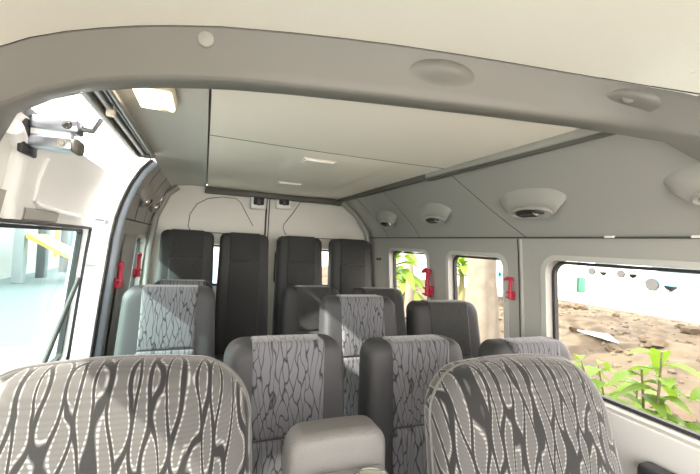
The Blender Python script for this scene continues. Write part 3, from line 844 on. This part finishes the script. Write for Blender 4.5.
# banana-like plants through the rearmost right window
for (px, py, x, lab) in ((393, 262, 3.0, 'broad green banana plant filling the rearmost right window'), (404, 285, 4.6, 'farther green plant behind the banana plant in the rearmost right window'), (462, 268, 6.0, 'green shrub seen left of the tree trunk')):
    c = at_x(px, py, x)
    t = empty('banana_plant', (c.x, c.y, GZ+.2), lab, 'plant', 'green plants beyond the right rear windows')
    h = c.z-(GZ+.2)
    bm = bmesh.new(); tube(bm, [(0, 0, -.15), (.02, .0, h*.5), (0, 0, h)], [.09, .08, .05], 10); link('stem', bm, 'stemg', t)
    bm = bmesh.new()
    for k in range(16):
        a = k*2.39; leaf(bm, (0, 0, h-.25+.03*k), (math.cos(a), math.sin(a), .5+.05*k), .8, .15, .8)
    link('foliage', bm, 'leaf', t, angle=180)
# bare leaning trunk next to it
c = at_x(410, 278, 4.0)
bm = bmesh.new(); tube(bm, [(-.1, -.2, GZ+.2-c.z), (-.05, -.1, -.6), (0, 0, 0), (.1, .35, .7), (.1, .5, 1.6)], [.12, .10, .085, .08, .06], 12)
tag(link('leaning_trunk', bm, 'bark', loc=c), 'thin leaning grey tree trunk beside the banana plant', 'tree')
# cars parked along the far road
def car(loc, rz, paint, lab, group='cars parked outside', s=1):
    t = empty('parked_car', loc, lab, 'car', group, rz); t.scale = (s, s, s)
    bm = bmesh.new()
    prof = [(-2.1, .35), (-2.15, .75), (-1.9, .92), (-1.3, .98), (-.75, 1.42), (.75, 1.45), (1.35, .98), (2.0, .88), (2.15, .65), (2.1, .35)]
    R = []
    for y, k in ((-.82, .93), (-.78, .98), (-.5, 1), (.5, 1), (.78, .98), (.82, .93)):
        R.append([(x, y*(1 if z < 1.0 else .82), .35+(z-.35)*k) for x, z in prof])
    loft(bm, R); link('body', bm, paint, t)
    bm = bmesh.new(); R = []
    for y in (-.80, .80): R.append([(x, y, z) for x, z in ((-1.15, 1.0), (-.70, 1.36), (.70, 1.38), (1.2, 1.0))])
    loft(bm, R); link('side_windows', bm, 'cglass', t)
    for x in (-1.35, 1.35):
        for y in (-.80, .80):
            bm = bmesh.new(); lathe(bm, [(.15, -.1), (.32, -.1), (.34, 0), (.32, .1), (.15, .1)], (x, y, .34), (0, 1, 0), 20); link('wheel', bm, 'tyre', t)
RZ = GZ+.53
for (px, x, p, lab) in ((556, 30, 'cargrey', 'grey car parked at the left of the far row across the pale road'), (612, 30, 'cargrey', 'grey car in the middle of the far row across the pale road'),
                        (672, 30, 'carwhite', 'white car in the far row across the pale road'), (692, 20, 'carblue', 'pale blue car nearest on the pale road at the right edge')):
    r = ray(px, 270); car((x, x/r.x, RZ), PI/2, p, lab, s=.85)
# roadside bin and post
c = at_x(578, 280, 14)
t = empty('roadside_bin', (c.x, c.y, RZ), 'small green bin with white upper post across the dirt bank', 'bin')
bm = bmesh.new(); box(bm, -.2, .2, -.2, .2, 0, .55, .03); link('body', bm, 'green', t)
bm = bmesh.new(); box(bm, -.22, .22, -.22, .22, .55, 1.3, .05); link('hood', bm, 'carwhite', t)
# white wall building with teal emblem board beyond the tree
c = at_x(470, 262, 9.5)
t = empty('pale_building', (9.8, c.y, GZ+.3), 'pale low building beyond the tree with a teal marked board', 'building')
bm = bmesh.new(); box(bm, -.5, 3.5, -1.5, 6, -.2, 3.0); link('wall', bm, 'bwall', t)
bm = bmesh.new(); box(bm, -.75, 3.7, -1.7, 6.2, 3.0, 3.25); link('roof', bm, 'cargrey', t)
bm = bmesh.new(); box(bm, -.53, -.49, .9, 1.7, .5, 1.4); link('window', bm, 'cglass', t)
c2 = at_x(497, 274, 7.5)
t = empty('sign_board', (c2.x, c2.y, dz(7.5, c2.y)), 'white board with a teal cross-like emblem right of the tree trunk', 'sign')
hh = c2.z-dz(7.5, c2.y)
bm = bmesh.new(); box(bm, 0, .04, -.45, .45, hh-.6, hh+.6, .01); link('panel', bm, 'carwhite', t)
bm = bmesh.new(); box(bm, -.015, 0, .25, .42, hh-.55, hh+.55); box(bm, -.015, 0, -.28, .02, hh-.05, hh+.05); box(bm, -.015, 0, -.16, -.08, hh-.2, hh+.2); link('emblem', bm, 'teal', t)
for s in (-.35, .35):
    bm = bmesh.new(); tube(bm, [(.06, s, -.1), (.06, s, hh+.4)], .025, 8); link('post', bm, 'metal', t)

# ------------------------------------------------------------------ outside: left and rear
t = empty('shop_front', (-7.0, 16.0, GZ-.02), 'pale shop front with columns and a yellow awning seen through the side door window', 'building')
bm = bmesh.new(); box(bm, -3.0, 0, -9, 22, 0, 6.0); link('wall', bm, 'bwall', t)
for yy in (-2, .6, 2.6, 5.2, 7.6, 10.8):
    bm = bmesh.new(); box(bm, .8, 1.1, yy-.18, yy+.18, 0, 3.4, .02); link('column', bm, 'cargrey' if yy in (5.2, 2.6) else 'carwhite', t)
bm = bmesh.new(); box(bm, 1.12, 1.2, 3.2, 3.6, .8, 2.0, .02); link('banner', bm, 'yellow', t)
bm = bmesh.new(); loft(bm, [[(1.2, y, 1.75), (2.6, y, .95), (2.6, y, .85), (1.2, y, 1.6)] for y in (.3, 2.0)]); link('awning', bm, 'yellow', t)
for y in (.4, 1.9):
    bm = bmesh.new(); tube(bm, [(2.5, y, 0), (2.5, y, .92)], .03, 8); link('awning_post', bm, 'metal', t)
for yy in (8.8,):
    bm = bmesh.new(); box(bm, .0, .03, yy-.7, yy+.7, 0.05, 2.2); link('shop_door', bm, 'teal', t)
car((.1, 7.2, GZ-.02), PI/2, 'carblue', 'blue car parked behind the van, glimpsed between the tall rear seats', s=1.0)
t = empty('boundary_wall', (0, 26, GZ), 'pale wall across the street behind the van', 'wall')
bm = bmesh.new(); box(bm, -9, 9, 0, .3, 0, 2.6); link('panel', bm, 'bwall', t)
bm = bmesh.new(); box(bm, -9.05, 9.05, -.05, .35, 2.6, 2.7); link('coping', bm, 'cargrey', t)

# ------------------------------------------------------------------ light
w = bpy.data.worlds.new('World'); S.world = w; w.use_nodes = True
nt = w.node_tree; bg = nt.nodes['Background']
sky = nt.nodes.new('ShaderNodeTexSky'); sky.sky_type = 'NISHITA'; sky.sun_disc = False
sky.sun_elevation = math.radians(52); sky.sun_rotation = math.radians(-70); sky.air_density = 1.0; sky.dust_density = 4.0
mx = nt.nodes.new('ShaderNodeMix'); mx.data_type = 'RGBA'; mx.inputs[0].default_value = .75; mx.inputs[7].default_value = (8.4, 7.7, 7.3, 1)
nt.links.new(sky.outputs[0], mx.inputs[6]); nt.links.new(mx.outputs[2], bg.inputs[0])
bg.inputs[1].default_value = .36
sun = bpy.data.lights.new('sun', 'SUN'); sun.energy = 6; sun.angle = .02; sun.color = (1, .96, .88)
so = bpy.data.objects.new('sun', sun); COL.objects.link(so)
sd = Vector((.80, .12, -.62)).normalized()      # direction the light travels
so.rotation_euler = sd.to_track_quat('-Z', 'Y').to_euler()

S.view_settings.view_transform = 'Standard'; S.view_settings.look = 'None'; S.view_settings.gamma = 1; S.view_settings.use_curve_mapping = False
S.view_settings.exposure = 1.82
